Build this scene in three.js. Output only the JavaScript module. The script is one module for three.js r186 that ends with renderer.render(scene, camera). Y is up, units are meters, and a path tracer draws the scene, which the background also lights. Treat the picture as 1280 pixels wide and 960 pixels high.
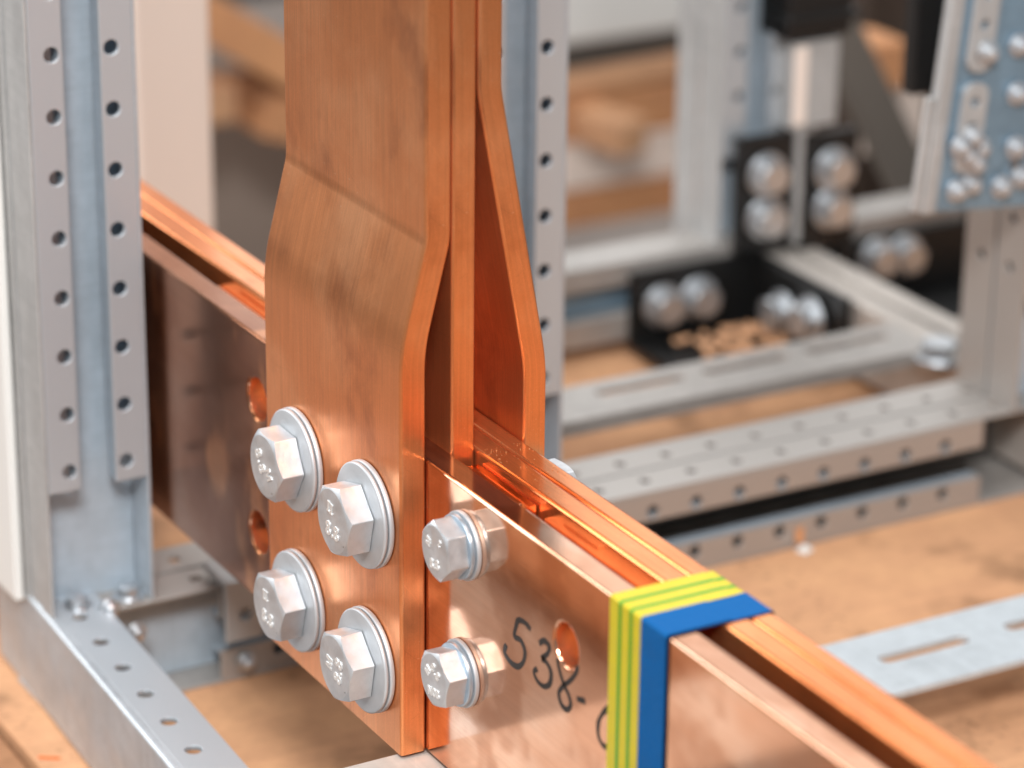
import * as THREE from 'three';
import { Brush, Evaluator, INTERSECTION } from 'three-bvh-csg';
import { mergeGeometries } from 'three/addons/utils/BufferGeometryUtils.js';
import { RoundedBoxGeometry } from 'three/addons/geometries/RoundedBoxGeometry.js';
import { TextGeometry } from 'three/addons/geometries/TextGeometry.js';
import { FontLoader } from 'three/addons/loaders/FontLoader.js';
import { RectAreaLightUniformsLib } from 'three/addons/lights/RectAreaLightUniformsLib.js';

// ---------------------------------------------------------------- camera, surroundings, lamps, exposure
// Everything below is written in millimetres and scaled to metres when it is added.
const S = 0.001, D2R = Math.PI / 180;
const scene = new THREE.Scene();
const camera = new THREE.PerspectiveCamera(13.82, 4 / 3, 0.02, 60);
camera.position.set(884.7 * S, 535.5 * S, 459.2 * S);
camera.rotation.set(-21.53 * D2R, 60.39 * D2R, 0.61 * D2R, 'YXZ');
camera.focus = 1.112;
camera.userData.fStop = 6.8;

scene.background = new THREE.Color(0.27, 0.273, 0.278);
scene.backgroundIntensity = 1;

RectAreaLightUniformsLib.init();
function unseenLamp(name, [x, y, z], [tx, ty, tz], w, h, color, intensity) {  // area light out of view, without a fixture
  const l = new THREE.RectAreaLight(color, intensity, w, h);
  l.name = name; l.position.set(x, y, z); l.lookAt(tx, ty, tz); l.castShadow = true;
  scene.add(l);
  return l;
}
unseenLamp('overhead_lamp', [0.25, 2.0, 0.5], [0, 0, 0], 0.8, 0.6, 0xffffff, 12);
unseenLamp('side_lamp', [1.5, 1.7, 0.75], [0, 0.05, 0], 0.6, 0.45, 0xffffff, 60);
unseenLamp('added_front_fill', [-0.1, 1.3, 1.8], [-0.1, 0, 0], 0.9, 0.6, 0xffffff, 3.6);  // added fill for the faces towards the front, no known source
unseenLamp('added_edge_light', [-1.9, 0.95, 1.0], [0, 0.05, 0], 0.9, 1.3, 0xffffff, 4.8);  // unseen light added to give the bar edges highlights
unseenLamp('added_rear_fill', [-1.0, 1.9, -0.9], [-0.9, -0.2, -0.7], 1.2, 0.8, 0xffffff, 4.5);  // unseen light added to brighten the background
unseenLamp('added_far_fill', [-2.4, 1.15, -1.4], [0, 0, 0], 2.4, 1.3, 0xffffff, 0.95);  // unseen light added behind to brighten the bar tops

const renderer = new THREE.WebGLRenderer({ antialias: true });
renderer.setSize(1024, 768);
renderer.shadowMap.enabled = true;
renderer.toneMapping = THREE.LinearToneMapping;
renderer.toneMappingExposure = 1.28;

// ---------------------------------------------------------------- noise and textures
let seedState = 7;
const rnd = () => { seedState = (seedState + 0x6d2b79f5) | 0; let t = Math.imul(seedState ^ (seedState >>> 15), 1 | seedState); t = (t + Math.imul(t ^ (t >>> 7), 61 | t)) ^ t; return ((t ^ (t >>> 14)) >>> 0) / 4294967296; };
function hash(x, y, s) { let h = (Math.imul(x, 374761393) + Math.imul(y, 668265263) + Math.imul(s, 974634541)) | 0; h = Math.imul(h ^ (h >>> 13), 1274126177); return ((h ^ (h >>> 16)) >>> 0) / 4294967296; }
function noise(u, v, px, py, s) {           // tileable value noise, px by py cells per tile
  const x = u * px, y = v * py, x0 = Math.floor(x), y0 = Math.floor(y);
  let fx = x - x0, fy = y - y0; fx = fx * fx * (3 - 2 * fx); fy = fy * fy * (3 - 2 * fy);
  const a = ((x0 % px) + px) % px, b = (a + 1) % px, c = ((y0 % py) + py) % py, d = (c + 1) % py;
  const h0 = hash(a, c, s), h1 = hash(b, c, s), h2 = hash(a, d, s), h3 = hash(b, d, s);
  return h0 + (h1 - h0) * fx + (h2 - h0 + (h0 - h1 - h2 + h3) * fx) * fy;
}
function fbm(u, v, px, py, s, n = 4) { let t = 0, a = 0.5, w = 0; for (let i = 0; i < n; i++) { t += a * noise(u, v, px << i, py << i, s + i); w += a; a *= 0.55; } return t / w; }
const toS = (c) => { c = Math.min(1, Math.max(0, c)); return 255 * (c <= 0.0031308 ? c * 12.92 : 1.055 * Math.pow(c, 1 / 2.4) - 0.055); };
function tex(w, h, fn, color) {
  const data = new Uint8Array(w * h * 4);
  for (let y = 0; y < h; y++) for (let x = 0; x < w; x++) {
    const r = fn((x + 0.5) / w, (y + 0.5) / h), i = (y * w + x) * 4;
    if (color) { data[i] = toS(r[0]); data[i + 1] = toS(r[1]); data[i + 2] = toS(r[2]); } else data[i] = data[i + 1] = data[i + 2] = 255 * Math.min(1, Math.max(0, r));
    data[i + 3] = 255;
  }
  const t = new THREE.DataTexture(data, w, h);
  t.wrapS = t.wrapT = THREE.RepeatWrapping; t.magFilter = THREE.LinearFilter; t.minFilter = THREE.LinearMipmapLinearFilter;
  if (color) t.colorSpace = THREE.SRGBColorSpace;
  t.needsUpdate = true;
  return t;
}
const mix = (a, b, t) => a.map((x, i) => x + (b[i] - x) * t);
const sst = (a, b, x) => { x = Math.min(1, Math.max(0, (x - a) / (b - a))); return x * x * (3 - 2 * x); };

// copper: v runs along the bar (drawing direction); one tile is 160 mm
const streak = (u, v, s) => 0.35 * noise(u, v, 300, 5, s) + 0.15 * noise(u, v, 110, 4, s + 3) + 0.5 * noise(u, v, 500, 9, s + 5);
function scratchField(n, seed, count) {                 // thin wandering scratches, mostly near the drawing direction
  const f = new Float32Array(n * n); seedState = seed;
  for (let i = 0; i < count; i++) {
    let x = rnd() * n, y = rnd() * n, a = rnd() < 0.7 ? Math.PI / 2 + (rnd() - 0.5) * 0.5 : rnd() * Math.PI; const len = 20 + rnd() * 130, k = (rnd() < 0.6 ? 1 : -1) * (0.25 + 0.75 * rnd()), b = (rnd() - 0.5) * 0.006;
    for (let t = 0; t < len; t++) { const e = Math.sin((Math.PI * t) / len); f[(((y | 0) % n) + n) % n * n + ((((x | 0) % n) + n) % n)] += k * e; x += Math.cos(a); y += Math.sin(a); a += b; }
  }
  return f;
}
function copperMap(s, dark, mid, light, stains) {
  const scr = scratchField(1024, s * 13 + 5, 420);
  return tex(1024, 1024, (u, v) => {
    const st = streak(u, v, s), p = fbm(u + 0.05 * noise(u, v, 6, 6, s + 8), v + 0.05 * noise(u, v, 5, 7, s + 9), 3, 3, s + 20, 6), q = fbm(u + 0.04 * noise(u, v, 9, 9, s + 10), v, 6, 4, s + 40, 6), fine = noise(u, v, 500, 500, s + 60);
    let c = mix(mid, light, sst(0.42, 0.72, p) * 0.75);
    c = mix(c, dark, sst(0.46, 0.80, q) * stains);
    c = mix(c, dark, 0.12 * sst(0.55, 0.9, fbm(u, v, 22, 14, s + 70, 4)) * sst(0.42, 0.6, p));
    const k = (0.86 + 0.24 * st + 0.08 * (fine - 0.5)) * (1 + 0.2 * scr[((v * 1024) | 0) * 1024 + ((u * 1024) | 0)]);
    c = mix(c, [0.92, 0.66, 0.48], 0.8 * sst(0.955, 0.985, noise(u, v, 260, 260, s + 80)) * sst(0.45, 0.7, noise(u, v, 5, 5, s + 81)));
    return c.map((x) => x * k);
  }, true);
}
const copperRough = (s, lo, hi) => tex(1024, 1024, (u, v) => lo + (hi - lo) * (0.5 * fbm(u, v, 5, 4, s, 5) + 0.5 * streak(u, v, s + 9)));
const copperBump = (s, wave = 0) => tex(1024, 1024, (u, v) => (1 - wave) * (0.7 * streak(u, v, s) + 0.3 * noise(u, v, 300, 200, s + 2)) + wave * fbm(u, v, 3, 4, s + 30, 3));
const waveBump = tex(256, 256, (u, v) => fbm(u, v, 3, 2, 91, 3));

const M = {};
const std = (name, o) => (M[name] = Object.assign(new THREE.MeshStandardMaterial(o), { name }));
const phys = (name, o) => (M[name] = Object.assign(new THREE.MeshPhysicalMaterial(o), { name }));
const cuA = copperMap(11, [0.42, 0.145, 0.06], [0.80, 0.312, 0.125], [0.93, 0.44, 0.215], 0.7);
const cuB = copperMap(77, [0.5, 0.2, 0.1], [0.85, 0.43, 0.25], [0.93, 0.55, 0.37], 0.4);
phys('copper_brushed', { map: cuA, metalness: 0.92, roughness: 1, roughnessMap: copperRough(5, 0.25, 0.44), bumpMap: copperBump(15, 0.6), bumpScale: 0.00005, anisotropy: 0.45 });
phys('copper_drawn', { map: cuB, metalness: 1, roughness: 1, roughnessMap: copperRough(25, 0.07, 0.16), bumpMap: copperBump(35), bumpScale: 0.000006 });

phys('copper_worn', { map: cuA, color: 0xfff0e0, metalness: 0.88, roughness: 1, roughnessMap: copperRough(45, 0.11, 0.24), bumpMap: copperBump(55), bumpScale: 0.00001 });
std('copper_dust', { color: 0xb5794c, metalness: 0.4, roughness: 0.6 });
std('copper_punched', { color: new THREE.Color(0.96, 0.5, 0.27), metalness: 0.95, roughness: 0.24 });
std('copper_inner', { color: new THREE.Color(0.82, 0.5, 0.3), metalness: 0.5, roughness: 0.5 });
const galvScr = scratchField(512, 901, 120);
const galvMap = tex(512, 512, (u, v) => { const a = fbm(u, v, 7, 5, 3, 4), b = noise(u, v, 3, 200, 9), c = fbm(u, v, 40, 34, 6, 3), k = (0.80 + 0.26 * a + 0.08 * (b - 0.5) + 0.16 * (c - 0.5)) * (1 + 0.12 * galvScr[((v * 512) | 0) * 512 + ((u * 512) | 0)]); return [0.585 * k, 0.62 * k, 0.648 * k]; }, true);
const galvRough = tex(512, 512, (u, v) => 0.36 + 0.22 * fbm(u, v, 12, 9, 31, 4));
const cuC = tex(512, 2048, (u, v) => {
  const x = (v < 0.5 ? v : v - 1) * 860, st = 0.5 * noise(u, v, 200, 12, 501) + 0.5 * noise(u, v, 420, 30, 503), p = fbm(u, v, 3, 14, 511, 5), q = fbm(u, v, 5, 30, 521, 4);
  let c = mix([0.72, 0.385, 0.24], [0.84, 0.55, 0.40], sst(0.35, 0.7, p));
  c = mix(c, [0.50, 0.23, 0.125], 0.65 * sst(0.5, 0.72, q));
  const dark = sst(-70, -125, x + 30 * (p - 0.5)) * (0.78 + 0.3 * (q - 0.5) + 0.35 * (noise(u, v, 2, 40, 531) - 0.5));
  c = mix(c, mix([0.26, 0.085, 0.032], [0.74, 0.30, 0.12], 0.85 * sst(0.52, 0.74, fbm(u, v, 3, 44, 551, 4))), Math.min(0.92, Math.max(0, dark)));  // darker at the left end; orange patches painted in as blurred reflections
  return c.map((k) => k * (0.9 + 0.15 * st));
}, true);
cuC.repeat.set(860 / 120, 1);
const roughC = tex(256, 1024, (u, v) => { const x = (v < 0.5 ? v : v - 1) * 860; return 0.08 + 0.09 * fbm(u, v, 4, 20, 541, 4) + 0.09 * sst(-95, -120, x); });
roughC.repeat.set(860 / 120, 1);
const forA = (t) => { t.repeat.set(860 / 160, 860 / 160); return t; };
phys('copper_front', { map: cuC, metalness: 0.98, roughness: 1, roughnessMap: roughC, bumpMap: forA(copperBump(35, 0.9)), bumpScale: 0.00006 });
std('galvanised_steel', { map: galvMap, color: 0xf6f8fa, metalness: 0.6, roughness: 1, roughnessMap: galvRough });
std('galvanised_dull', { map: galvMap, color: 0xe2ddd8, metalness: 0.35, roughness: 1, roughnessMap: galvRough });
std('galvanised_warm', { map: galvMap, color: 0xdcd0c6, metalness: 0.5, roughness: 1, roughnessMap: galvRough });
std('galvanised_inside', { map: galvMap, color: 0xdce6ee, metalness: 0.3, roughness: 0.45 });
const zincMap = tex(256, 256, (u, v) => { const k = 0.74 + 0.38 * fbm(u, v, 8, 8, 51, 5); return [0.60 * k, 0.625 * k, 0.65 * k]; }, true);
std('zinc', { map: zincMap, metalness: 0.75, roughness: 1, roughnessMap: tex(256, 256, (u, v) => 0.28 + 0.36 * fbm(u, v, 10, 10, 71, 5)), bumpMap: tex(256, 256, (u, v) => 0.5 * fbm(u, v, 30, 30, 81, 3) + 0.5 * fbm(u, v, 5, 5, 85, 3)), bumpScale: 0.00012 });
std('zinc_washer', { map: zincMap, color: 0xf2f2f2, metalness: 0.55, roughness: 0.5 });
std('zinc_bright', { map: zincMap, color: 0xffffff, metalness: 0.9, roughness: 0.36 });
std('zinc_mark', { color: 0xe6e6e4, metalness: 0.6, roughness: 0.4 });
std('blue_passivated', { color: 0xa9b9c6, metalness: 0.7, roughness: 0.35 });
std('hole_dark', { color: 0x15110f, metalness: 0, roughness: 0.9 });
std('black_paint', { color: 0x0d0d0d, metalness: 0, roughness: 0.45 });
std('marker_ink', { color: 0x16100d, metalness: 0, roughness: 0.55 });
const tapeBump = tex(256, 256, (u, v) => 0.6 * fbm(u, v, 5, 7, 601, 3) + 0.4 * fbm(u, v, 40, 60, 611, 2));
std('yellow_tape', { bumpMap: tapeBump, bumpScale: 0.0005, color: 0xbcab10, metalness: 0, roughness: 0.42 });
std('green_tape', { color: 0x458a08, metalness: 0, roughness: 0.42 });
phys('blue_tape', { bumpMap: tapeBump, bumpScale: 0.0005, color: 0x00518c, metalness: 0, roughness: 0.6, specularIntensity: 0.25 });
std('white_paint', { color: 0xdcdbd7, metalness: 0, roughness: 0.5 });
std('cream_paint', { color: 0xe6d6ca, metalness: 0, roughness: 0.5 });
std('pale_steel', { map: galvMap, color: 0xf2e2d4, metalness: 0.3, roughness: 0.5 });
std('pale_cool', { map: galvMap, color: 0xf0f3f4, metalness: 0.3, roughness: 0.5 });
std('plate_blue', { map: galvMap, color: 0xa9c6da, metalness: 0.55, roughness: 0.4 });
const woodMap = tex(1024, 1024, (u, v) => {
  const a = fbm(u, v, 5, 5, 201, 5), b = noise(u, v, 6, 160, 205), c = fbm(u, v, 60, 60, 209, 3), sp = sst(0.8, 0.88, noise(u, v, 90, 90, 211)) * sst(0.5, 0.7, noise(u, v, 7, 7, 213));
  const st = fbm(u, v, 9, 9, 231, 5), k = (0.80 + 0.3 * a + 0.1 * (b - 0.5) + 0.16 * (c - 0.5) - 0.35 * sst(0.6, 0.8, st)) * (1 - 0.25 * sp);
  return [0.56 * k, 0.305 * k * (0.96 + 0.08 * a), 0.165 * k];
}, true);
const woodBump = tex(512, 512, (u, v) => 0.6 * fbm(u, v, 40, 40, 222, 4) + 0.4 * noise(u, v, 6, 120, 223));
phys('wood_board', { map: woodMap, metalness: 0, roughness: 0.85, specularIntensity: 0.35, bumpMap: woodBump, bumpScale: 0.0004 });
phys('wood_board_grey', { map: woodMap, color: 0xd2cdc9, metalness: 0, roughness: 0.88, specularIntensity: 0.3, bumpMap: woodBump, bumpScale: 0.0004 });
std('wood_plank', { map: woodMap, color: 0xfff0df, metalness: 0, roughness: 0.75 });
std('wood_pale', { map: woodMap, color: 0xffffff, metalness: 0, roughness: 0.75 });
std('orange_chalk', { color: 0xe2662a, metalness: 0, roughness: 0.9 });
std('shop_floor', { map: tex(256, 256, (u, v) => { const k = 0.85 + 0.3 * fbm(u, v, 6, 6, 301, 4); return [0.30 * k, 0.25 * k, 0.22 * k]; }, true), metalness: 0, roughness: 0.7 });
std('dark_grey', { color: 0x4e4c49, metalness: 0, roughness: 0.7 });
std('dark_brown', { color: 0x3a2c22, metalness: 0, roughness: 0.8 });
std('grey_brown', { color: 0x94857a, metalness: 0, roughness: 0.8 });
std('brace_grey', { color: 0x6b655e, metalness: 0.2, roughness: 0.6 });

// ---------------------------------------------------------------- building helpers
const used = new Map();
function numbered(name) { const n = used.get(name) ?? 0; used.set(name, n + 1); return n ? `${name}_${String(n).padStart(3, '0')}` : name; }
function boxUV(g, tile = 160, grain = 1) {          // uv in tiles from the faces' own directions, v along the grain axis
  g = g.index ? g.toNonIndexed() : g;
  const p = g.attributes.position, uv = new Float32Array(p.count * 2), a = new THREE.Vector3(), b = new THREE.Vector3(), c = new THREE.Vector3();
  for (let i = 0; i < p.count; i += 3) {
    a.fromBufferAttribute(p, i); b.fromBufferAttribute(p, i + 1).sub(a); c.fromBufferAttribute(p, i + 2).sub(a);
    b.cross(c); const n = [Math.abs(b.x), Math.abs(b.y), Math.abs(b.z)], ax = n.indexOf(Math.max(...n));
    let rest = [0, 1, 2].filter((k) => k !== ax);
    if (rest[0] === grain) rest = [rest[1], rest[0]];
    for (let k = 0; k < 3; k++) { uv[(i + k) * 2] = (p.getComponent(i + k, rest[0]) + ax * 37) / tile; uv[(i + k) * 2 + 1] = p.getComponent(i + k, rest[1]) / tile; }
  }
  g.setAttribute('uv', new THREE.BufferAttribute(uv, 2));
  return g;
}
const norm = (g) => { g = g.index ? g.toNonIndexed() : g; for (const k of Object.keys(g.attributes)) if (!['position', 'normal', 'uv'].includes(k)) g.deleteAttribute(k); return g; };
const join = (list) => (list.length === 1 ? list[0] : mergeGeometries(list.map(norm)));
function thing(name, label, category, base = [0, 0, 0], group) {
  const o = new THREE.Group();
  o.name = numbered(name); o.position.set(base[0] * S, base[1] * S, base[2] * S);
  o.userData = { label, category }; if (group) o.userData.group = group;
  o.base = base; scene.add(o);
  return o;
}
function part(name, geos, material, parent, at = null) {   // geometry in millimetres relative to its parent's base
  const g = join(Array.isArray(geos) ? geos : [geos]).clone();
  g.scale(S, S, S);
  const m = new THREE.Mesh(g, material);
  m.name = numbered(name); m.castShadow = m.receiveShadow = true;
  if (at) m.position.set(at[0] * S, at[1] * S, at[2] * S);
  (parent ?? scene).add(m);
  return m;
}
function structure(name, geos, material, at) { const m = part(name, geos, material, null, at); m.userData.kind = 'structure'; return m; }
function copyOf(o, label, base, turn = null) {
  const c = o.clone(); const stem = o.name.replace(/_\d{3}$/, '');
  c.name = numbered(stem); c.position.set(base[0] * S, base[1] * S, base[2] * S);
  if (turn) c.rotation.set(...turn);
  c.userData = { ...o.userData, label };
  scene.add(c);
  return c;
}
// box between two corners, edges rounded by r
function box(x0, x1, y0, y1, z0, z1, r = 0.6, tile = 160, grain = 1) {
  const w = Math.abs(x1 - x0), h = Math.abs(y1 - y0), d = Math.abs(z1 - z0);
  const g = r > 0 ? new RoundedBoxGeometry(w, h, d, 2, Math.min(r, w / 2.1, h / 2.1, d / 2.1)) : new THREE.BoxGeometry(w, h, d);
  g.translate((x0 + x1) / 2, (y0 + y1) / 2, (z0 + z1) / 2);
  return boxUV(g, tile, grain);
}
// plate with holes: outline in (a, b), given thickness along the third axis; plane 'xy', 'zy' or 'xz'
function plate(plane, a0, a1, b0, b1, from, thick, holes, bevel = 0.45, corner = 0) {
  const s = new THREE.Shape(), lo = Math.min(a0, a1), hi = Math.max(a0, a1), bl = Math.min(b0, b1), bh = Math.max(b0, b1), k = corner;
  if (k) { s.moveTo(lo + k, bl); s.lineTo(hi - k, bl); s.absarc(hi - k, bl + k, k, -Math.PI / 2, 0, false); s.lineTo(hi, bh - k); s.absarc(hi - k, bh - k, k, 0, Math.PI / 2, false); s.lineTo(lo + k, bh); s.absarc(lo + k, bh - k, k, Math.PI / 2, Math.PI, false); s.lineTo(lo, bl + k); s.absarc(lo + k, bl + k, k, Math.PI, 1.5 * Math.PI, false); }
  else { s.moveTo(lo, bl); s.lineTo(hi, bl); s.lineTo(hi, bh); s.lineTo(lo, bh); s.closePath(); }
  for (const h of holes) {
    const p = new THREE.Path();
    if (h.length === 3) p.absarc(h[0], h[1], h[2], 0, Math.PI * 2, true);
    else { const [a, b, c, d, r] = h, t = Math.atan2(d - b, c - a); p.absarc(c, d, r, t + Math.PI / 2, t - Math.PI / 2, true); p.absarc(a, b, r, t - Math.PI / 2, t - 1.5 * Math.PI, true); p.closePath(); }   // slot from (a,b) to (c,d)
    s.holes.push(p);
  }
  const g = new THREE.ExtrudeGeometry(s, { depth: thick - 2 * bevel, bevelEnabled: bevel > 0, bevelThickness: bevel, bevelSize: bevel, bevelOffset: -bevel, bevelSegments: bevel > 0.6 ? 5 : 2, curveSegments: 20 });
  g.translate(0, 0, bevel);                             // now 0 .. thick along z
  if (plane === 'zy') g.applyMatrix4(new THREE.Matrix4().set(0, 0, 1, 0, 0, 1, 0, 0, -1, 0, 0, 0, 0, 0, 0, 1));   // a -> -z, b -> y, depth -> x
  if (plane === 'xz') g.applyMatrix4(new THREE.Matrix4().set(1, 0, 0, 0, 0, 0, 1, 0, 0, -1, 0, 0, 0, 0, 0, 1));   // a -> x, b -> -z, depth -> y
  g.translate(plane === 'zy' ? from : 0, plane === 'xz' ? from : 0, plane === 'xy' ? from : 0);
  return g;
}
// a bar of rounded-rectangular section (w wide along x, t thick) swept along a path in the y-z plane
function sweptBar(w, t, pts, r = 1.2, tile = 160) {
  const sec = [], seg = 4;
  for (const [sx, sn, a0] of [[1, 1, 0], [-1, 1, 90], [-1, -1, 180], [1, -1, 270]]) for (let i = 0; i <= seg; i++) {
    const a = (a0 + (90 * i) / seg) * D2R;
    sec.push([sx * (w / 2 - r) + r * Math.cos(a), sn * (t / 2 - r) + r * Math.sin(a), Math.cos(a), Math.sin(a)]);
  }
  const n = sec.length, pos = [], nor = [], uv = [], idx = [];
  let len = 0; const perim = [0]; for (let i = 1; i <= n; i++) perim.push(perim[i - 1] + Math.hypot(sec[i % n][0] - sec[i - 1][0], sec[i % n][1] - sec[i - 1][1]));
  pts.forEach((p, i) => {
    const a = pts[Math.max(0, i - 1)], b = pts[Math.min(pts.length - 1, i + 1)], l = Math.hypot(b[0] - a[0], b[1] - a[1]), ty = (b[0] - a[0]) / l, tz = (b[1] - a[1]) / l;
    const ny = -tz, nz = ty;                            // normal towards +z when the path climbs
    if (i) len += Math.hypot(p[0] - pts[i - 1][0], p[1] - pts[i - 1][1]);
    for (let k = 0; k <= n; k++) { const [sx, sn, cx, cn] = sec[k % n]; pos.push(sx, p[0] + ny * sn, p[1] + nz * sn); nor.push(cx, ny * cn, nz * cn); uv.push(perim[k] / tile, len / tile); }
    if (i) for (let k = 0; k < n; k++) { const o = (i - 1) * (n + 1) + k, q = o + n + 1; idx.push(o, q + 1, o + 1, o, q, q + 1); }
  });
  for (const [row, flip] of [[0, 1], [pts.length - 1, 0]]) {                       // end faces
    const a = pts[Math.max(0, row - 1)], b = pts[Math.min(pts.length - 1, row + 1)], l = Math.hypot(b[0] - a[0], b[1] - a[1]), s = flip ? -1 : 1, o = pos.length / 3;
    for (let k = 0; k < n; k++) { const q = (row * (n + 1) + k) * 3; pos.push(pos[q], pos[q + 1], pos[q + 2]); nor.push(0, (s * (b[0] - a[0])) / l, (s * (b[1] - a[1])) / l); uv.push(sec[k][0] / tile, sec[k][1] / tile); }
    for (let k = 1; k < n - 1; k++) flip ? idx.push(o, o + k, o + k + 1) : idx.push(o, o + k + 1, o + k);
  }
  const g = new THREE.BufferGeometry();
  g.setAttribute('position', new THREE.Float32BufferAttribute(pos, 3)); g.setAttribute('normal', new THREE.Float32BufferAttribute(nor, 3)); g.setAttribute('uv', new THREE.Float32BufferAttribute(uv, 2)); g.setIndex(idx);
  return g;
}
// polyline (y, z) with its corners rounded to radius-like length c
function rounded(poly, cs = 9, seg = 7) {
  const out = [poly[0]];
  for (let i = 1; i < poly.length - 1; i++) {
    const c = Array.isArray(cs) ? cs[i - 1] : cs, P = poly[i], A = poly[i - 1], B = poly[i + 1], la = Math.hypot(A[0] - P[0], A[1] - P[1]), lb = Math.hypot(B[0] - P[0], B[1] - P[1]);
    const s = [P[0] + ((A[0] - P[0]) * c) / la, P[1] + ((A[1] - P[1]) * c) / la], e = [P[0] + ((B[0] - P[0]) * c) / lb, P[1] + ((B[1] - P[1]) * c) / lb];
    for (let k = 0; k <= seg; k++) { const t = k / seg; out.push([0, 1].map((j) => (1 - t) ** 2 * s[j] + 2 * t * (1 - t) * P[j] + t * t * e[j])); }
  }
  out.push(poly.at(-1));
  const dense = [out[0]];
  for (let i = 1; i < out.length; i++) { const l = Math.hypot(out[i][0] - out[i - 1][0], out[i][1] - out[i - 1][1]), n = Math.max(1, Math.ceil(l / 25)); for (let k = 1; k <= n; k++) dense.push([0, 1].map((j) => out[i - 1][j] + ((out[i][j] - out[i - 1][j]) * k) / n)); }
  return dense;
}
function lathe(pts, seg = 48) { return new THREE.LatheGeometry(pts.map(([r, y]) => new THREE.Vector2(r, y)), seg); }

// ---------------------------------------------------------------- the setting: boards and shop floor
const FLOOR = -84;
structure('workshop_floor', boxUV(new THREE.BoxGeometry(9000, 20, 9000).translate(-500, -440, 0), 900, 0), M.shop_floor);
structure('wooden_floor', box(-560, 700, FLOOR - 18, FLOOR, -760, 61, 1.2, 300, 0), M.wood_board);
{
  structure('wooden_floor_board', box(-560, 700, FLOOR - 22, FLOOR - 3, 63.5, 96, 1.5, 300, 0), M.wood_board_grey);
  structure('wooden_floor_board', box(-470, 700, FLOOR - 22, FLOOR - 2, 188, 440, 1.5, 300, 0), M.wood_board_grey);
}
{
  const m = part('chalk_mark', box(-4.5, 4.5, 0, 0.3, -1, 1, 0.1), M.orange_chalk, null, [-206, FLOOR + 0.05, 55]);
  m.rotation.y = 0.95; m.userData = { label: 'short orange chalk dash on the wooden floor beside the left steel base rail', category: 'mark' };
}

// ---------------------------------------------------------------- punched steel channel (posts and rails)
// Base at the bottom left front corner: front plane x = 0, width along -z, length along +y.
function makeChannel(o, len, { start = 57, end = 0, pitch = 25, first = 66, grooved = true, sideHoles = false, sideDepth = 40, steel = M.galvanised_steel, deepFrom = 0 }) {
  const hol = (a) => { const h = []; for (let y = first; y < len - end - 6; y += pitch) if (y > start + 4) h.push([a, y, 3.0]); return h; };
  part('flange', plate('zy', 1.5, 15.4, start, len - end, -2, 2, hol(10.7)), steel, o);
  part('flange', plate('zy', 30.8, 44.6, start, len - end, -2, 2, hol(35.6)), steel, o);
  part('lip', [box(-9, -2.1, start, len - end, -15.4, -13.8, 0.3), box(-9, -2.1, start, len - end, -32.8, -31.2, 0.3)], M.galvanised_inside, o);
  part('web', box(-19, -17, 0, deepFrom || len, -44.4, -1.6, 0.2), M.galvanised_inside, o);
  if (deepFrom) part('deep_web', box(-44, -42, deepFrom, len, -44.4, -3.5, 0.2), M.dark_grey, o);  // dark grey colour stands in for the shade in the recess
  if (sideHoles) {
    const h1 = [], h2 = []; for (let y = 70; y < len - 12; y += 25) { h1.push([-12, -y, 2.6]); h2.push([-34, -y, 2.6]); }
    const tr = (h) => h.map(([a, b, r]) => [a, b, r]);
    const rot = (g) => g.applyMatrix4(new THREE.Matrix4().set(1, 0, 0, 0, 0, -1, 0, 0, 0, 0, -1, 0, 0, 0, 0, 1));
    part('side_wall', rot(plate('xy', -22, 0, -len, 0, 0, 1.6, tr(h1), 0.5)), steel, o);
    part('side_wall', rot(plate('xy', -47, -24, -len, 0, 0, 1.6, tr(h2), 0.5)), steel, o);
    part('side_groove', box(-24.5, -21.5, 0, len, -3.4, -1.7, 0.2), M.galvanised_inside, o);
  } else {
    part('side_wall', box(-11, 0, 0, len, -1.5, 0, 0.7), M.galvanised_dull, o);
    part('side_wall', box(-24, -12.2, 0, len, -2.2, -0.7, 0.6), M.galvanised_dull, o);
    part('side_wall', box(-46, -25.2, 0, len, -1.6, -0.1, 0.6), M.galvanised_dull, o);
    part('side_groove', box(-26, -23.4, 0, len, -3.6, -2.3, 0.2), M.galvanised_inside, o);
    part('side_groove', box(-14, -10, 0, len, -3.6, -2.3, 0.2), M.galvanised_inside, o);
  }
  part('rear_wall', box(-sideDepth, 0, 0, len, -46, -44.6, 0.5), steel, o);
}
const POST_GROUP = 'punched steel posts of the frame';
const post = thing('steel_post', 'punched galvanised steel post at the left edge, full height in front of the bars', 'post', [-234, -38, 40.5], POST_GROUP);
makeChannel(post, 460, { first: 65.6 - 50 });
copyOf(post, 'punched steel post directly behind the rear upright copper bar', [-234, -38, -156.5]);
makeChannel(thing('steel_post', 'punched steel post below the blue grey plate, cut by the right border', 'post', [-234, -38, -457], POST_GROUP), 460, { first: 15.6, sideHoles: true, sideDepth: 44, steel: M.galvanised_warm });
copyOf(post, 'blurred steel post carrying the two black plates with bolts', [-490, -38, -450.5]);

const panel = thing('enclosure_cover', 'smooth white panel edge behind the left steel post', 'panel', [-264, -38, 43]);
part('sheet', box(-120, 0, -2, 460, -2, 2, 1), M.white_paint, panel);
part('folded_edge', box(-120, -119, -2, 460, -10, -2.1, 0.4), M.white_paint, panel);

// base rail across, under the bars
const cross = thing('base_rail', 'long punched steel base rail lying crosswise, running under the bars to the right post', 'rail', [-234, -38, 41]);
{
  makeChannel(cross, 540, { start: 76, end: 60, first: 80, pitch: 23.6, sideHoles: true, sideDepth: 44, steel: M.galvanised_warm, deepFrom: 150 });
  cross.rotation.x = -Math.PI / 2;
}
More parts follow.
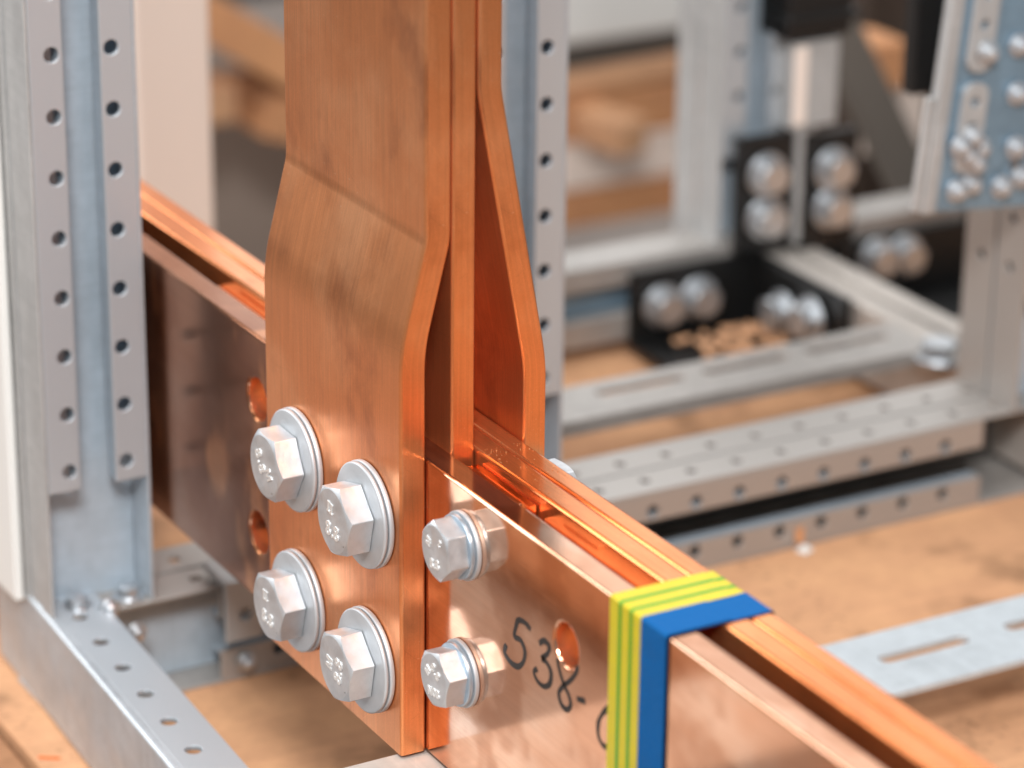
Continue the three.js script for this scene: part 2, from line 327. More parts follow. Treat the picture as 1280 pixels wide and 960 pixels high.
// base rail towards the camera, one row of holes on top
const along = thing('base_rail', 'steel base rail in the lower left corner with one row of holes on top', 'rail', [-300, FLOOR + 1.6, 33.5]);
{
  const h = []; for (let k = -1; k < 18; k++) h.push([68.6 + 25.7 * k, 7.5, 3.3]);
  part('top_plate', plate('xz', -4, 460, -1.5, 21, 44, 2, h, 0.35), M.galvanised_steel, along);
  const s = new THREE.Shape(); s.moveTo(0, 0); s.lineTo(2, 0); s.lineTo(2, 42.5); s.lineTo(2, 44); s.lineTo(4.0, 44); s.lineTo(4.0, 46); s.lineTo(1.8, 46); s.absarc(1.8, 44.2, 1.8, Math.PI / 2, Math.PI, false); s.closePath();
  const g = new THREE.ExtrudeGeometry(s, { depth: 464, bevelEnabled: false, curveSegments: 10 });
  g.applyMatrix4(new THREE.Matrix4().set(0, 0, 1, -4, 0, 1, 0, 0, -1, 0, 0, 5.4, 0, 0, 0, 1));
  part('side_wall', boxUV(g, 160, 0), M.galvanised_steel, along);
  part('lip', box(-4, 460, 34, 43.9, -21, -19.6, 0.4, 160, 0), M.galvanised_steel, along);
  along.rotation.y = -0.048;
}
{
  const t = thing('paper_scrap', 'tiny pale paper scrap on the wooden floor in front of the right base rail', 'scrap', [-228, FLOOR + 0.2, -332.5]);
  part('scrap', box(-3, 3, 0, 1.6, -3.4, 3.4, 0.7), M.white_paint, t); part('fold', box(-2, 2, 1.5, 3.2, -1.5, 2.2, 0.6), M.white_paint, t); t.rotation.y = 0.4;
  const u = thing('paper_tag', 'tiny tan tag on the lower flange of the right base rail', 'tag', [-233.6, -81, -333]);
  part('tag', box(0, 0.5, 0, 7.5, -2.4, 2.4, 0.2), M.wood_plank, u); part('fold', box(0.5, 2, 0, 0.5, -2.4, 2.4, 0.2), M.wood_plank, u);
}
// small bracket plates on the cross rail, left of the bolts
{
  const t = thing('rail_bracket', 'small steel plate with one hole on the cross rail left of the lower bolts', 'bracket', [-226, -38, -33]);
  part('plate', plate('zy', 0, 17, -22, 6, 0, 3, [[9, -10, 3]], 0.5), M.galvanised_dull, t);
  part('upper_fold', box(-22, -0.1, 3, 6, -17, 0, 0.8), M.galvanised_dull, t);
}
// bolts at the foot of the left post
function hexScrew(o, r, h, wr, mat, axis) {
  const hex = new THREE.CylinderGeometry(r * 0.93, r, h, 6).translate(0, h / 2 + 1.6, 0), w = lathe([[0, 0], [wr, 0], [wr, 1.1], [wr - 0.5, 1.6], [0, 1.6]], 28);
  const dome = lathe([[r * 0.8, h + 1.6], [r * 0.55, h + 2.3], [0, h + 2.6]], 20);
  const turn = (g) => { if (axis === 'x') g.rotateZ(-Math.PI / 2); if (axis === 'z') g.rotateX(Math.PI / 2); return g; };
  part('head', [turn(norm(hex)), turn(norm(dome))], mat, o); part('washer', turn(w), mat, o);
}
{
  const G = 'small bolts on the base frame', spots = [[-242, -38, 26, 'shiny bolt at the foot of the left post, nearer the left border'], [-242, -38, 3, 'shiny bolt at the foot of the left post, behind its right side']];
  const b = thing('frame_bolt', spots[0][3], 'bolt', spots[0].slice(0, 3), G);
  hexScrew(b, 5.2, 3.6, 7, M.zinc_bright, 'y');
  copyOf(b, spots[1][3], spots[1].slice(0, 3));
  const s = thing('frame_screw', 'small shiny screw under the front edge of the left cross rail', 'screw', [-233, -50, 4], G);
  hexScrew(s, 3.4, 2.4, 4.6, M.zinc_bright, 'x');
  copyOf(s, 'small shiny screw in the lower flange left of the bottom bolts', [-233, -76, -46]);
  copyOf(s, 'tiny screw beside the end of the row of holes, left foreground rail', [-232, -36, 16]);
}
// support rail below the bars in front
{
  const t = thing('support_rail', 'steel support rail under the lower end of the copper bars, cut by the bottom border', 'rail', [-5, -1.2, -60]);
  part('top_plate', box(0, 62, -2, 0, 0, 190, 0.8, 160, 2), M.pale_steel, t);
  part('side_wall', box(0, 2, -40, -2.1, 0, 190, 0.6, 160, 2), M.galvanised_dull, t);
  part('side_wall', box(60, 62, -40, -2.1, 0, 190, 0.6, 160, 2), M.galvanised_dull, t);
}

// ---------------------------------------------------------------- horizontal copper busbars
const TOP = 112.36, ZA = -10.07, ZAb = -20.3, ZB = -29.85, ZBb = -39.45, ZC = -39.6, ZCb = -48.0;
const X0 = -430, X1 = 430, MID = (X0 + X1) / 2;
const BARS = 'three horizontal copper busbars';
const barA = thing('horizontal_busbar', 'front horizontal copper bar with handwritten number and punched holes', 'busbar', [MID, 0, ZA], BARS);
{
  const holes = [[96, 83.2, 7.6], [-137.6, 86, 8.6], [-138.6, 30, 8.6], [-250, 86, 8.6], [200, 30, 8.8]].filter(([x]) => x > -200).map(([x, y, r]) => [x - MID, y, r]);
  const g = plate('xy', X0 - MID, X1 - MID, 0, TOP, ZAb - ZA, ZA - ZAb, holes, 1.1);
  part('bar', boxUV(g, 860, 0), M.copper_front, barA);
  for (const [x, y, q] of holes) part('punched_edge', new THREE.LatheGeometry([[q - 0.12, 0.9], [q - 0.12, 9.3], [q + 0.4, 9.3], [q + 0.4, 0.9], [q - 0.12, 0.9]].map(([a, b]) => new THREE.Vector2(a, b)), 40).rotateX(-Math.PI / 2).translate(x, y, 0), M.copper_punched, barA);
  // handwriting in black marker on the face
  const strokes = [
    [[73.2, 79.2], [69, 80.0], [64.6, 79.2]], [[64.7, 79.4], [63.2, 75.6], [62.4, 72.0], [66.6, 72.4], [69.4, 69.9], [68.9, 66], [65.2, 62.1], [59.8, 61.5], [55.9, 63.4], [57, 66.7]],
    [[78.8, 76.5], [82.1, 78.9], [85.3, 78.3], [84.4, 75.4], [80.4, 71.8]], [[80.4, 71.8], [83.6, 71.8], [86.6, 69.7], [86.2, 65.5], [82.6, 62.5], [77.9, 62.5], [75.6, 64.8], [77.8, 66.8]],
    [[103.4, 79.4], [103.0, 77.2], [99.4, 72.4], [94.4, 67.8], [91.9, 64.1], [93.7, 61], [97.3, 60.7], [99.6, 63.7], [98.2, 66.4], [95.6, 68.3], [93.2, 71], [91.6, 73.6], [90.6, 76.4]],
    [[103.4, 67.4], [105.7, 68.1], [108.6, 68.9]], [[123.9, 74], [119.8, 69.9], [117, 65], [117.4, 60.1], [120.3, 58.4], [124.4, 59.7]],
  ];
  const ribs = strokes.map((st, k) => {
    const curve = new THREE.CatmullRomCurve3(st.map(([x, y]) => new THREE.Vector3(x - MID, y, 0)), false, 'centripetal'), n = 44, pos = [], idx = [];
    for (let i = 0; i <= n; i++) {
      const p = curve.getPoint(i / n), t = curve.getTangent(i / n), w = 0.78 + 0.42 * noise(i / n, 0.3, 7, 3, 400 + k) + (i === 0 || i === n ? -0.35 : 0);
      pos.push(p.x - t.y * w, p.y + t.x * w, 0, p.x + t.y * w, p.y - t.x * w, 0);
      if (i) { const o = (i - 1) * 2; idx.push(o, o + 1, o + 2, o + 2, o + 1, o + 3); }
    }
    const gg = new THREE.BufferGeometry(); gg.setAttribute('position', new THREE.Float32BufferAttribute(pos, 3)); gg.setAttribute('uv', new THREE.Float32BufferAttribute(new Float32Array((pos.length / 3) * 2), 2)); gg.setIndex(idx); gg.computeVertexNormals();
    return gg;
  });
  const ink = part('handwriting', ribs, M.marker_ink, barA, [0, 0, 0.06]);
  ink.userData.label = 'black marker writing 538-0';
}
function straightBar(w, t, len) { const g = sweptBar(w, t, [[-len / 2, 0], [-len / 4, 0], [0, 0], [len / 4, 0], [len / 2, 0]], 1.5); g.rotateZ(-Math.PI / 2); return g; }  // length now along x, width along y
const barB = thing('horizontal_busbar', 'middle horizontal copper bar lying against the rear bar', 'busbar', [MID, 0, ZB], BARS);
part('bar', straightBar(TOP, ZB - ZBb, X1 - X0).translate(0, TOP / 2, (ZBb - ZB) / 2), M.copper_worn, barB);
const barC = thing('horizontal_busbar', 'rear horizontal copper bar at the outer side of the stack', 'busbar', [MID, 0, ZC], BARS);
part('bar', straightBar(TOP, ZC - ZCb, X1 - X0).translate(0, TOP / 2, (ZCb - ZC) / 2), M.copper_worn, barC);

// ---------------------------------------------------------------- upright copper busbars
const W = 108, BARV = 'three upright copper busbars of the riser';
const front = thing('upright_busbar', 'wide front upright copper bar with a bend and four big bolts', 'busbar', [-W / 2, 0, 0], BARV);
part('bar', sweptBar(W, 9.9, rounded([[0.2, -5], [153, -5], [191, -14.65], [520, -14.65]], [9, 3])), M.copper_brushed, front);
const middle = thing('upright_busbar', 'straight middle upright copper bar standing in the gap between the horizontal bars', 'busbar', [-W / 2 - 0.6, 0, -24.7], BARV);
part('bar', sweptBar(W, 9.3, rounded([[2, 0], [260, 0], [520, 0]], 1)), M.copper_brushed, middle);
const rear = thing('upright_busbar', 'rear upright copper bar bowing outwards behind the stack', 'busbar', [-W / 2, 0, 0], BARV);
part('bar', sweptBar(W, 9.2, rounded([[0.2, -52.9], [140, -52.9], [240, -34.2], [520, -34.2]], [7, 4])), M.copper_brushed, rear);
{
  const t = thing('copper_spacer', 'short copper spacer block in the gap beside the middle upright bar', 'spacer', [3, 0, ZAb - 0.15]);
  part('block', boxUV(plate('xy', 0, 40, 40, 108, -9.2, 9.2, [], 0.9), 160, 1), M.copper_drawn, t);
  const a = thing('copper_spacer', 'copper filler added to brighten the gap between spacer block and tape', 'spacer', [46, 0, ZAb - 0.15]);  // added filler, makes the gap look brighter and warmer
  part('block', boxUV(plate('xy', 0, 74, 30, 104, -9.2, 9.2, [], 0.9), 160, 1), M.copper_inner, a); part('raised_ridge', box(8, 30, 103.8, 105, -6, -2, 0.4), M.copper_inner, a);
  const b = thing('copper_spacer', 'copper spacer in the gap left of the upright bars', 'spacer', [-214, 0, ZAb - 0.15]);
  part('block', boxUV(plate('xy', 0, 90, 30, 104.5, -9.2, 9.2, [], 0.9), 160, 1), M.copper_inner, b); part('raised_ridge', box(12, 40, 104.3, 106, -6, -2, 0.5), M.copper_inner, b);
  part('raised_ridge', box(0.5, 39.5, 107.8, 109.2, -3.6, -0.6, 0.6), M.copper_drawn, t);
}

{ // copper filings lying on the ledges near the rear upright bar
  const chip = new THREE.TetrahedronGeometry(0.24 * S), n = 64, im = new THREE.InstancedMesh(chip, M.copper_dust, n), o = new THREE.Object3D();
  for (let i = 0; i < n; i++) {
    const onB = rnd() < 0.6; o.position.set((2 + 60 * rnd() * rnd()) * S, (TOP + 0.15) * S, (onB ? -30.8 - 8 * rnd() : -40.8 - 6.5 * rnd()) * S);
    o.rotation.set(rnd() * 6, rnd() * 6, rnd() * 6); o.scale.setScalar(0.5 + rnd()); o.updateMatrix(); im.setMatrixAt(i, o.matrix);
  }
  im.name = 'copper_filings'; im.castShadow = im.receiveShadow = true; im.userData = { label: 'tiny copper filings scattered on top of the rear horizontal bars', category: 'filings', kind: 'stuff' }; scene.add(im);
}

// ---------------------------------------------------------------- bolts through the joint
const font = await new FontLoader().loadAsync('fonts/droid/droid_sans_bold.typeface.json');
const csg = new Evaluator(); csg.useGroups = false;
function hexHead(af, h) {
  const R = af / Math.sqrt(3), rr = 0.7, s = new THREE.Shape();
  for (let i = 0; i < 6; i++) {                          // hexagon with small corner rounds, a corner at angle 0
    const a = i * 60 * D2R, c = R - rr / Math.cos(30 * D2R), x = c * Math.cos(a), y = c * Math.sin(a);
    if (!i) s.moveTo(x + rr * Math.cos(a - 30 * D2R), y + rr * Math.sin(a - 30 * D2R)); else s.lineTo(x + rr * Math.cos(a - 30 * D2R), y + rr * Math.sin(a - 30 * D2R));
    s.absarc(x, y, rr, a - 30 * D2R, a + 30 * D2R, false);
  }
  s.closePath();
  const hex = norm(new THREE.ExtrudeGeometry(s, { depth: h, bevelEnabled: false, curveSegments: 3 }));
  const a = af / 2, cham = norm(lathe([[0, -0.5], [R + 2, -0.5], [R + 2, h - (R + 2 - a * 0.96) * 0.5], [a * 0.96, h], [a * 0.9, h + 0.05 - 0.05], [0, h]], 72).rotateX(Math.PI / 2));
  const A = new Brush(hex), B = new Brush(cham); A.updateMatrixWorld(); B.updateMatrixWorld();
  return boxUV(norm(csg.evaluate(A, B, INTERSECTION).geometry), 40, 1);
}
const discZ = (r, z0, z1, e = 0.5, hole = 0) => lathe([[hole, z0], [r - e, z0], [r, z0 + e], [r, z1 - e], [r - e, z1], [hole, z1]], 72).rotateX(Math.PI / 2);
// flat and conical spring washer: the disc lies in the x-y plane, z away from the bar
const washers = (ro, t1, t2) => [discZ(ro, 0, t1, 0.5), lathe([[0, t1 + 0.06], [ro - 0.9, t1 + 0.1], [ro - 0.25, t1 + 0.6], [ro - 0.3, t1 + t2 - 0.5], [ro - 1, t1 + t2], [ro * 0.55, t1 + t2 + 0.9], [0, t1 + t2 + 0.9]], 72).rotateX(Math.PI / 2)];
const label3 = (txt, size, depth = 0.42) => { const g = new TextGeometry(txt, { font, size, depth, curveSegments: 4 }); g.computeBoundingBox(); const b = g.boundingBox; return norm(g.translate(-(b.min.x + b.max.x) / 2, -(b.min.y + b.max.y) / 2, 0)); };
function marks(list, z) { return list.map(([txt, size, x, y, turn]) => label3(txt, size * 1.15).rotateZ(turn * D2R).translate(x, y, z - 0.08)); }
const BIG = 'four large bolts on the front upright bar', SMALL = 'two smaller bolts on the front horizontal bar';
const bigHead = hexHead(24, 9.4), bigWash = washers(19.5, 2.2, 2.0), smallHead = hexHead(19, 7.6), smallWash = [discZ(12.2, 0, 1.7, 0.25), discZ(11.4, 1.75, 3.9, 0.4)];
function bigBolt(x, y, turn, label, texts) {
  const t = thing('hex_bolt', label, 'bolt', [x, y, 0.05], BIG), z0 = 5.2;
  part('flat_washer', bigWash[0].clone(), M.zinc_washer, t);
  part('spring_washer', bigWash[1].clone(), M.zinc_washer, t);
  const head = part('head', bigHead.clone().rotateZ(turn * D2R).translate(0, 0, z0), M.zinc, t);
  part('marking', marks(texts, z0 + 9.4), M.zinc_mark, head);
}
bigBolt(-78.8, 85.3, -1, 'large bolt upper left on the front upright bar, beside the punched hole', [['8.8', 4.4, -3, 1, -62], ['M', 3.6, 4, -2, -62]]);
bigBolt(-23.2, 85.3, 15, 'large bolt upper right on the front upright bar, below the bright glint', [['8.8', 4.6, 0, -3.6, 0], ['II', 3.6, -1.5, 4.6, -10]]);
bigBolt(-78.8, 28.6, 13, 'large bolt lower left on the front upright bar, nearest the cross rail', [['8.8', 4.4, 0.5, -4, 0], ['II', 3.4, -1, 4.6, 0]]);
bigBolt(-23.2, 28.6, 17, 'large bolt lower right on the front upright bar, lowest of the four', [['8.8', 4.6, 3.4, 0, 80], ['M', 3.8, -3.6, 0.5, 80]]);
function smallBolt(x, y, turn, label, texts) {
  const t = thing('hex_bolt', label, 'bolt', [x, y, ZA + 0.05], SMALL), z0 = 3.95;
  part('flat_washer', smallWash[0].clone(), M.zinc_washer, t);
  part('spring_washer', smallWash[1].clone(), M.blue_passivated, t);
  const head = part('head', smallHead.clone().rotateZ(turn * D2R).translate(0, 0, z0), M.zinc, t);
  part('marking', marks(texts, z0 + 7.6), M.zinc_mark, head);
}
smallBolt(28, 91.5, -17, 'smaller bolt on the front horizontal bar, just under its top edge', [['8.8', 3, 0, -4.6, 10], ['M', 2.6, -4.4, 2.2, 70], ['I', 2.2, 3.4, 4.2, -30]]);
smallBolt(27, 43, 17, 'smaller bolt on the front horizontal bar, left of the handwritten number', [['8.8', 3, 1.6, 3.6, -30], ['M', 2.6, -4, 2, 60], ['N08', 2.8, 0.5, -4.6, 8]]);
{
  const t = thing('hex_nut', 'flat topped steel nut peeping over the rear bar next to the upright bar', 'nut', [6, 90.5, -48.3]);
  part('nut', hexHead(24, 11).rotateZ(0).rotateX(Math.PI).translate(0, 0, -3.2), M.zinc, t);
  part('washer', discZ(11.9, -3, 0), M.zinc_bright, t);
  const u = thing('hex_nut', 'shiny nut and washer edge peeping over the rear bar, lower right of the other nut', 'nut', [42, 91, -48.3]);
  part('nut', hexHead(17, 8).rotateX(Math.PI).translate(0, 0, -4.4), M.zinc_bright, u);
  part('washer', discZ(11.6, -4.2, 0), M.zinc_bright, u);
}

// ---------------------------------------------------------------- marking tapes round the stack
function tapeLoop(x0, x1, off, thick, part0) {                 // closed band round the three bars
  const zf = ZA + off, zb = ZCb - off, yt = TOP + off, yb = -off, r = 1.1, pts = [], seg = 5;
  for (const [cz, cy, a0] of [[zf - r, yt - r, 0], [zb + r, yt - r, 90], [zb + r, yb + r, 180], [zf - r, yb + r, 270]]) for (let i = 0; i <= seg; i++) { const a = (a0 + (90 * i) / seg) * D2R; pts.push([cz + r * Math.cos(a), cy + r * Math.sin(a), Math.cos(a), Math.sin(a)]); }
  if (part0) { pts.splice(6); pts.unshift([zf, part0[0], 1, 0]); pts.push([part0[1], yt, 0, 1]); } else pts.push(pts[0]);
  const pos = [], nor = [], uv = [], idx = []; let len = 0;
  pts.forEach(([z, y, nz, ny], i) => {
    if (i) len += Math.hypot(z - pts[i - 1][0], y - pts[i - 1][1]);
    for (const x of [x0, x1]) { pos.push(x, y, z); nor.push(0, ny, nz); uv.push((x - x0) / 40, len / 40); }
    if (i) { const o = (i - 1) * 2; idx.push(o, o + 1, o + 2, o + 2, o + 1, o + 3); }
  });
  const base = pos.length / 3;
  pts.forEach(([z, y, nz, ny]) => { for (const [x, nx] of [[x0, -1], [x1, 1]]) for (const k of [0, 1]) { pos.push(x, y - ny * thick * k, z - nz * thick * k); nor.push(nx, 0, 0); uv.push(0, 0); } });
  for (let i = 1; i < pts.length; i++) { const o = base + (i - 1) * 4; idx.push(o, o + 1, o + 4, o + 4, o + 1, o + 5, o + 2, o + 6, o + 3, o + 3, o + 6, o + 7); }
  const g = new THREE.BufferGeometry(); g.setAttribute('position', new THREE.Float32BufferAttribute(pos, 3)); g.setAttribute('normal', new THREE.Float32BufferAttribute(nor, 3)); g.setAttribute('uv', new THREE.Float32BufferAttribute(uv, 2)); g.setIndex(idx);
  return g;
}
{
  const t = thing('marking_tape', 'yellow and green striped tape wrapped round the horizontal copper bars', 'tape', [123.2, 0, 0]);
  part('band', tapeLoop(0, 19, 0.28, 0.24), M.yellow_tape, t);
  const over = part('overlapping_end', tapeLoop(0.15, 18.8, 0.62, 0.26, [30, -44]), M.yellow_tape, t);
  part('green_stripe', tapeLoop(5.3, 7.3, 0.66, 0.04, [30, -44]), M.green_tape, over); part('green_stripe', tapeLoop(11.7, 13.7, 0.66, 0.04, [30, -44]), M.green_tape, over);
  part('green_stripe', tapeLoop(5.2, 7.2, 0.33, 0.05), M.green_tape, t);
  part('green_stripe', tapeLoop(11.6, 13.6, 0.33, 0.05), M.green_tape, t);
  const u = thing('marking_tape', 'plain blue tape wrapped round the horizontal copper bars', 'tape', [141.6, 0, 0]);
  part('band', tapeLoop(0, 15.2, 0.46, 0.3), M.blue_tape, u);
  part('overlapping_end', tapeLoop(0.25, 15.0, 0.8, 0.3, [38, -33]), M.blue_tape, u);
}

// ---------------------------------------------------------------- right side: straps, rails, brackets
{
  const t = thing('slotted_strap', 'pale slotted steel strap lying low beside the bars at the lower right', 'strap', [-64, -55, -236]);
  part('strap', boxUV(plate('xz', -25, 25, -40, 230, 0, 3, [[-2.5, 26, -2.5, 64, 3.6], [-2.5, 91, -2.5, 129, 3.6], [-2.5, 156, -2.5, 194, 3.6]], 0.4), 160, 2), M.pale_cool, t);
}
{
  const t = thing('slotted_strap', 'blurred slotted strap between the base rail and the black corner bracket', 'strap', [-345, -42, -240]);
  const h = []; for (let k = 0; k < 4; k++) h.push([-6, 54 + 62 * k, -6, 98 + 62 * k, 3.5]);
  part('strap', boxUV(plate('xz', -20, 20, 0, 240, 0, 3, h, 0.4), 160, 2), M.galvanised_warm, t);
  part('edge_fold', box(18, 20, -5, -0.1, -240, 0, 0.5), M.galvanised_warm, t);
}
{
  const t = thing('side_rail', 'pale double rail running back from the right post to the rear post', 'rail', [-490, -38, -478]);
  part('rail_half', box(0, 252, -42, 0, -14, 0, 2.5, 160, 0), M.pale_steel, t);
  part('rail_half', box(0, 252, -42, 0, -33, -19, 2.5, 160, 0), M.pale_steel, t);
  part('groove', box(0, 252, -42, -7, -18.9, -14.1, 0, 160, 0), M.galvanised_inside, t);
  const r = thing('rear_rail', 'far pale rail at the back of the frame behind the black corner brackets', 'rail', [-490, -30, -330]);
  part('upper_flange', box(-30, 0, -14, 0, -290, 0, 1.5, 160, 2), M.galvanised_warm, r);
  part('web', box(-30, -8, -30, -14.1, -290, 0, 0.6, 160, 2), M.plate_blue, r);
  part('lower_flange', box(-30, 0, -46, -30.1, -290, 0, 1.5, 160, 2), M.galvanised_warm, r);
}
const BR = 'bolts in the black brackets';
const bb = thing('bracket_bolt', 'left silver bolt in the low black corner bracket', 'bolt', [-483, -56, -411], BR);
{
  part('head', hexHead(17, 8).rotateZ(0.3).translate(0, 0, 3.1).rotateY(Math.PI / 2), M.zinc_bright, bb);
  part('washer', discZ(12.2, 0, 3, 0.7).rotateY(Math.PI / 2), M.zinc_bright, bb);
}
copyOf(bb, 'second silver bolt from the left in the low black corner bracket', [-483, -55, -434]);
copyOf(bb, 'upper bolt in the black plate left of the bright strip', [-478, 11, -472.5]);
copyOf(bb, 'lower bolt in the black plate left of the bright strip', [-478, -14, -472.5]);
copyOf(bb, 'upper bolt in the black plate right of the bright strip', [-478, 8, -516]);
copyOf(bb, 'lower bolt in the black plate right of the bright strip', [-478, -15, -516]);
copyOf(bb, 'left bolt in the black bracket behind the pale double rail', [-483, -52, -553]);
copyOf(bb, 'right bolt in the black bracket behind the pale double rail', [-483, -53, -572]);
copyOf(bb, 'third silver bolt in the low black bracket, on its turned side', [-447, -58, -467], [0, -Math.PI / 2, 0]);
copyOf(bb, 'rightmost silver bolt in the low black bracket, on its turned side', [-420, -53, -467], [0, -Math.PI / 2, 0]);
copyOf(bb, 'lone bright bolt under the pale double rail near the right post', [-318, -44, -474], [0, 0, Math.PI / 2]);
{
  const t = thing('corner_bracket', 'low black corner bracket with wood chips in front of the rear rail', 'bracket', [-485, -78, -392]);
  part('rear_plate', box(-2, 1.5, 0, 42, -84, 0, 1), M.black_paint, t);
  part('side_plate', box(1.6, 88, 0, 42, -84, -78, 1), M.black_paint, t);
  part('floor_plate', box(1.6, 56, 0, 3, -77.9, 0, 1), M.black_paint, t);
  const u = thing('bracket_plate', 'black plate with two bolts left of the bright strip on the rear post', 'bracket', [-485, -34, -456]);
  part('plate', box(0, 6, 0, 66, -36, 0, 1.2), M.black_paint, u);
  copyOf(u, 'black plate with two bolts right of the bright strip on the rear post', [-485, -38, -498]);
  const s = thing('bright_strip', 'narrow bright steel strip between the two black plates', 'strip', [-480, -32, -492]);
  part('strip', box(0, 3, 0, 96, -4.5, 0, 0.8), M.galvanised_dull, s);
  const v = thing('corner_bracket', 'black bracket with two bolts behind the pale double rail', 'bracket', [-485, -80, -528]);
  part('rear_plate', box(-2, 1.5, 0, 40, -130, 0, 1), M.black_paint, v);
  part('floor_plate', box(1.6, 50, 0, 3, -130, 0, 1), M.black_paint, v);
  const b = thing('terminal_box', 'pale grey box on the rear post above the black plates', 'box', [-478, 33, -487]);
  part('body', box(-20, 0, 0, 49, -31, 0, 1.5), M.galvanised_dull, b);
  part('front_flap', box(0.1, 2, 3, 47, -9, -1, 0.8), M.cream_paint, b);
  const k = thing('insulator', 'black insulator block on top of the pale grey box', 'insulator', [-478, 84, -481]);
  part('body', box(-26, 4, 0, 44, -42, 0, 3), M.black_paint, k);
  part('rib', box(-22, 6, 8, 14, -46, 2, 2), M.black_paint, k);
}
{ // wood chips lying in the low bracket
  const gs = [];
  for (let i = 0; i < 120; i++) { const g = box(-3.4 + rnd() * 2, 3.4 - rnd() * 2, -0.6, 0.6, -1.6, 1.6, 0.3); g.rotateY(rnd() * 6); g.rotateZ((rnd() - 0.5) * 0.9); g.translate(-468 + rnd() * 44, -73 + rnd() * 4, -412 - rnd() * 56); gs.push(g); }
  const m = part('wood_chips', gs, M.wood_pale, null); m.userData = { label: 'pale wood chips lying in the low black corner bracket', category: 'wood chips', kind: 'stuff' };
}
// mounting plate at the right edge
{
  const t = thing('mounting_plate', 'blue grey steel mounting plate with bolts at the upper right edge', 'plate', [-222, 78, -384]);
  part('plate', boxUV(plate('zy', 8, 90, 0, 140, -2, 2, [[52, 20, 3.4], [49, 26, 3.4], [42, 108, 3]], 0.3), 160, 1), M.plate_blue, t);
  part('folded_edge', box(-5, 1.5, -1, 140, -7.6, 0, 1.2), M.galvanised_dull, t);
  part('lower_edge_strip', box(-3, 0.4, 0, 54, 0.2, 5, 0.8), M.galvanised_dull, t);
  part('slotted_strip', boxUV(plate('zy', 12, 26, 66, 132, 0.2, 3, [[19, 74, 2.4], [19, 88, 2.4], [19, 102, 2.4]], 0.4, 6), 160, 1), M.galvanised_dull, t);
  part('slotted_strip', boxUV(plate('zy', 13, 27, 18, 61, 0.2, 3, [[20, 52, 2.4], [20, 40, 2.4]], 0.4, 6), 160, 1), M.galvanised_dull, t);
  t.rotation.x = -0.1;
  const pts = [[20, 34], [14, 30], [24, 21], [19, 25], [28, 27], [49, 24], [55, 9], [44, 6], [26, 10], [42, 73], [45, 50], [22, 73], [18, 8]];
  const where = ['uppermost in the cluster on the lower strip', 'left end of the cluster on the lower strip', 'lower right in the cluster', 'middle of the cluster on the lower strip', 'right end of the cluster', 'right of the cluster', 'lower right corner', 'bottom edge, right of the cluster', 'lowest under the cluster, brightest', 'right of the upper strip', 'right of the lower strip', 'at the lower end of the upper strip', 'lower left corner of the plate'];
  let b0;
  pts.forEach(([a, y], i) => {
    const pos = [-221.6 + (a < 28 && y > 18 ? 3 : 0), 78 + y, -384 - a - y * 0.1], lb = 'bright bolt on the blue grey plate, ' + where[i];
    if (!i) { b0 = thing('plate_bolt', lb, 'bolt', pos, 'bolts on the blue grey mounting plate'); hexScrew(b0, 3.7, 3.4, 5.4, M.zinc, 'x'); } else copyOf(b0, lb, pos);
  });
}

{
  const t = thing('black_fitting', 'black fitting behind the left edge of the blue grey plate, at the top border', 'fitting', [-300, 106, -434]);
  part('body', box(-10, 0, 0, 130, -18, 0, 2), M.black_paint, t); part('lower_lug', box(-8, 2, -2, 12, -19, -12, 1), M.black_paint, t);
}
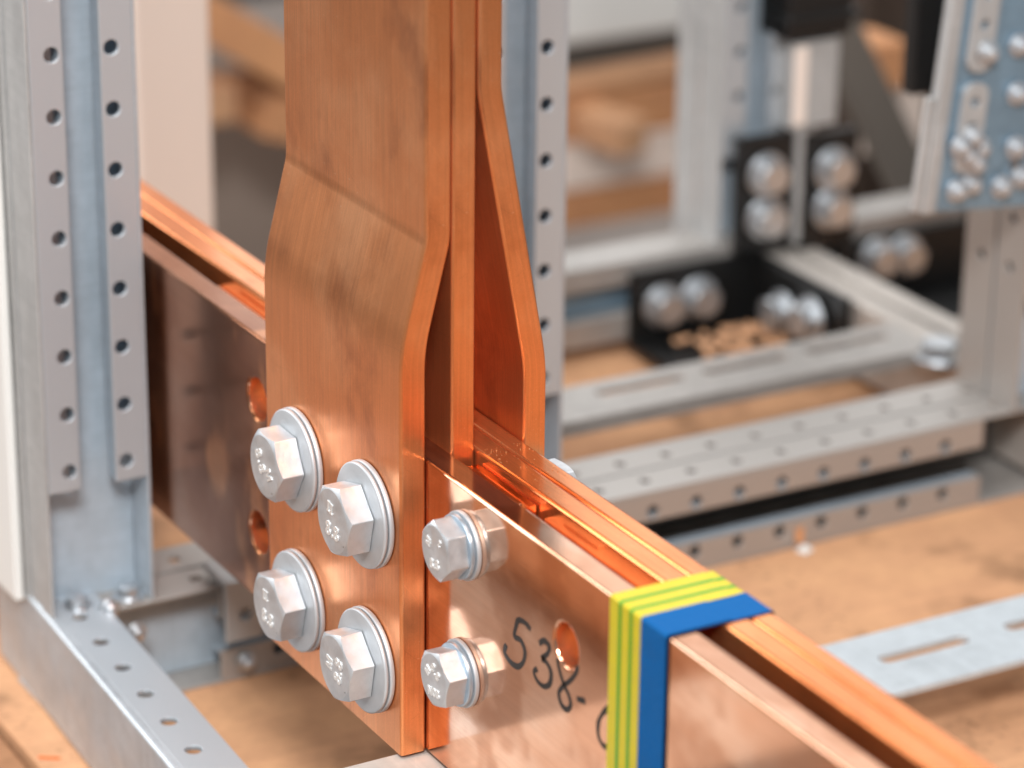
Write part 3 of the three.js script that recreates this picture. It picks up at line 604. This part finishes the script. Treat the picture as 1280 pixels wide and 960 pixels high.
// ---------------------------------------------------------------- far background
{
  const t = thing('cream_post', 'cream painted post behind the left steel post', 'post', [-560, -84, -141]);
  part('body', box(-40, 0, 0, 420, -41, 0, 2), M.cream_paint, t);
  part('foot', box(-44, 4, -2, 3, -45, 4, 1), M.cream_paint, t);
  const F = -430;
  const pl = (lb, x0, x1, y0, y1, z0, z1, m, rot) => {
    const cx = (x0 + x1) / 2, cz = (z0 + z1) / 2, o = thing('wooden_plank', lb, 'plank', [cx, y0, cz], 'planks stacked in the far background');
    const n = 2, h = (y1 - y0) / 1; part('board', box(x0 - cx, x1 - cx, 0, h, z0 - cz, z1 - cz, 3, 300, 2), m, o);
    if (rot) o.rotation.set(...rot);
    return o;
  };
  pl('blurred tan plank in the far stack, upper one right of the rear upright bar', -1420, -1290, -247, -205, -1010, -780, M.wood_plank);
  pl('blurred brown plank in the far stack, lowest one right of the rear upright bar', -1420, -1290, -322, -289, -1010, -780, M.wood_plank);
  pl('blurred tan beam sloping behind the cream post', -1400, -1290, -158, -122, -700, -420, M.wood_plank, [-0.6, 0, 0]);
  pl('blurred tan plank end below the sloping beam, left of the front upright bar', -1400, -1300, -222, -186, -660, -552, M.wood_plank, [-0.3, 0, 0]);
  pl('pale plank end below the sloping beam, next to the cream post', -1400, -1310, -192, -160, -538, -470, M.wood_pale);
  const rc = thing('dark_cabinet', 'dark grey blurred cabinet behind the sloping beam, left of the front upright bar', 'cabinet', [-1460, -430, -540]);
  part('body', box(-60, 0, 0, 236, -190, 120, 3), M.grey_brown, rc); part('upper_body', box(-60, 0, 290, 600, -190, 120, 3), M.dark_grey, rc);
  pl('pale blurred plank offcut protruding at the left end of the upper tan plank', -1290, -1230, -243, -214, -866, -836, M.wood_pale, [0.05, 0.2, 0]);
  pl('small orange brown offcut at the right end of the lowest plank', -1288, -1250, -316, -296, -968, -944, M.wood_plank, [0, 0.3, 0]);
  pl('thin blurred batten lying on the upper tan plank', -1380, -1290, -203, -192, -960, -800, M.wood_pale, [0.03, 0, 0]);
  const c = thing('cardboard_box', 'pale box between the two tan planks in the far stack', 'box', [-1350, -288, -890]);
  part('body', box(-60, 60, 0, 40, -110, 70, 3), M.cream_paint, c); part('lid', box(-62, 62, 38, 41, -112, 72, 1), M.cream_paint, c);
  const w = thing('white_cabinet', 'large white blurred cabinet at the top behind the plank stack', 'cabinet', [-1390, -168, -880]);
  part('body', box(-60, 80, 0, 300, -130, 140, 4), M.white_paint, w); part('plinth', box(-60, 70, -38, -0.1, -130, 140, 1), M.dark_grey, w);
  const d = thing('dark_cabinet', 'dark blurred cabinet at the upper right behind the blue grey plate', 'cabinet', [-900, -430, -900]);
  part('body', box(-60, 0, 0, 660, -260, 60, 4), M.dark_brown, d); part('door', box(0.1, 6, 40, 600, -240, 40, 2), M.dark_brown, d);
  const g = thing('diagonal_brace', 'grey steel brace sloping behind the black plates', 'brace', [-700, -60, -716]);
  part('bar', box(-6, 6, -110, 90, -15, 15, 2), M.brace_grey, g); part('web', box(-14, -6.1, -110, 90, -3, 3, 0.5), M.brace_grey, g); g.rotation.x = 0.53;
  const o = thing('wooden_block', 'orange wooden block blurred left of the blue grey plate', 'block', [-722, -34, -712]);
  part('block', box(-20, 20, 0, 33, -19, 19, 3), M.wood_plank, o); part('end_face', box(20.1, 22, 2, 31, -17, 17, 1), M.wood_plank, o);
  const p = thing('white_sheet', 'pale sheet blurred below the orange block', 'sheet', [-716, -80, -729]);
  part('sheet', box(-4, 0, 0, 44, -30, 18, 1), M.cream_paint, p); part('fold', box(-14, -4.1, 42, 44, -30, 18, 0.6), M.cream_paint, p);
}

renderer.render(scene, camera);
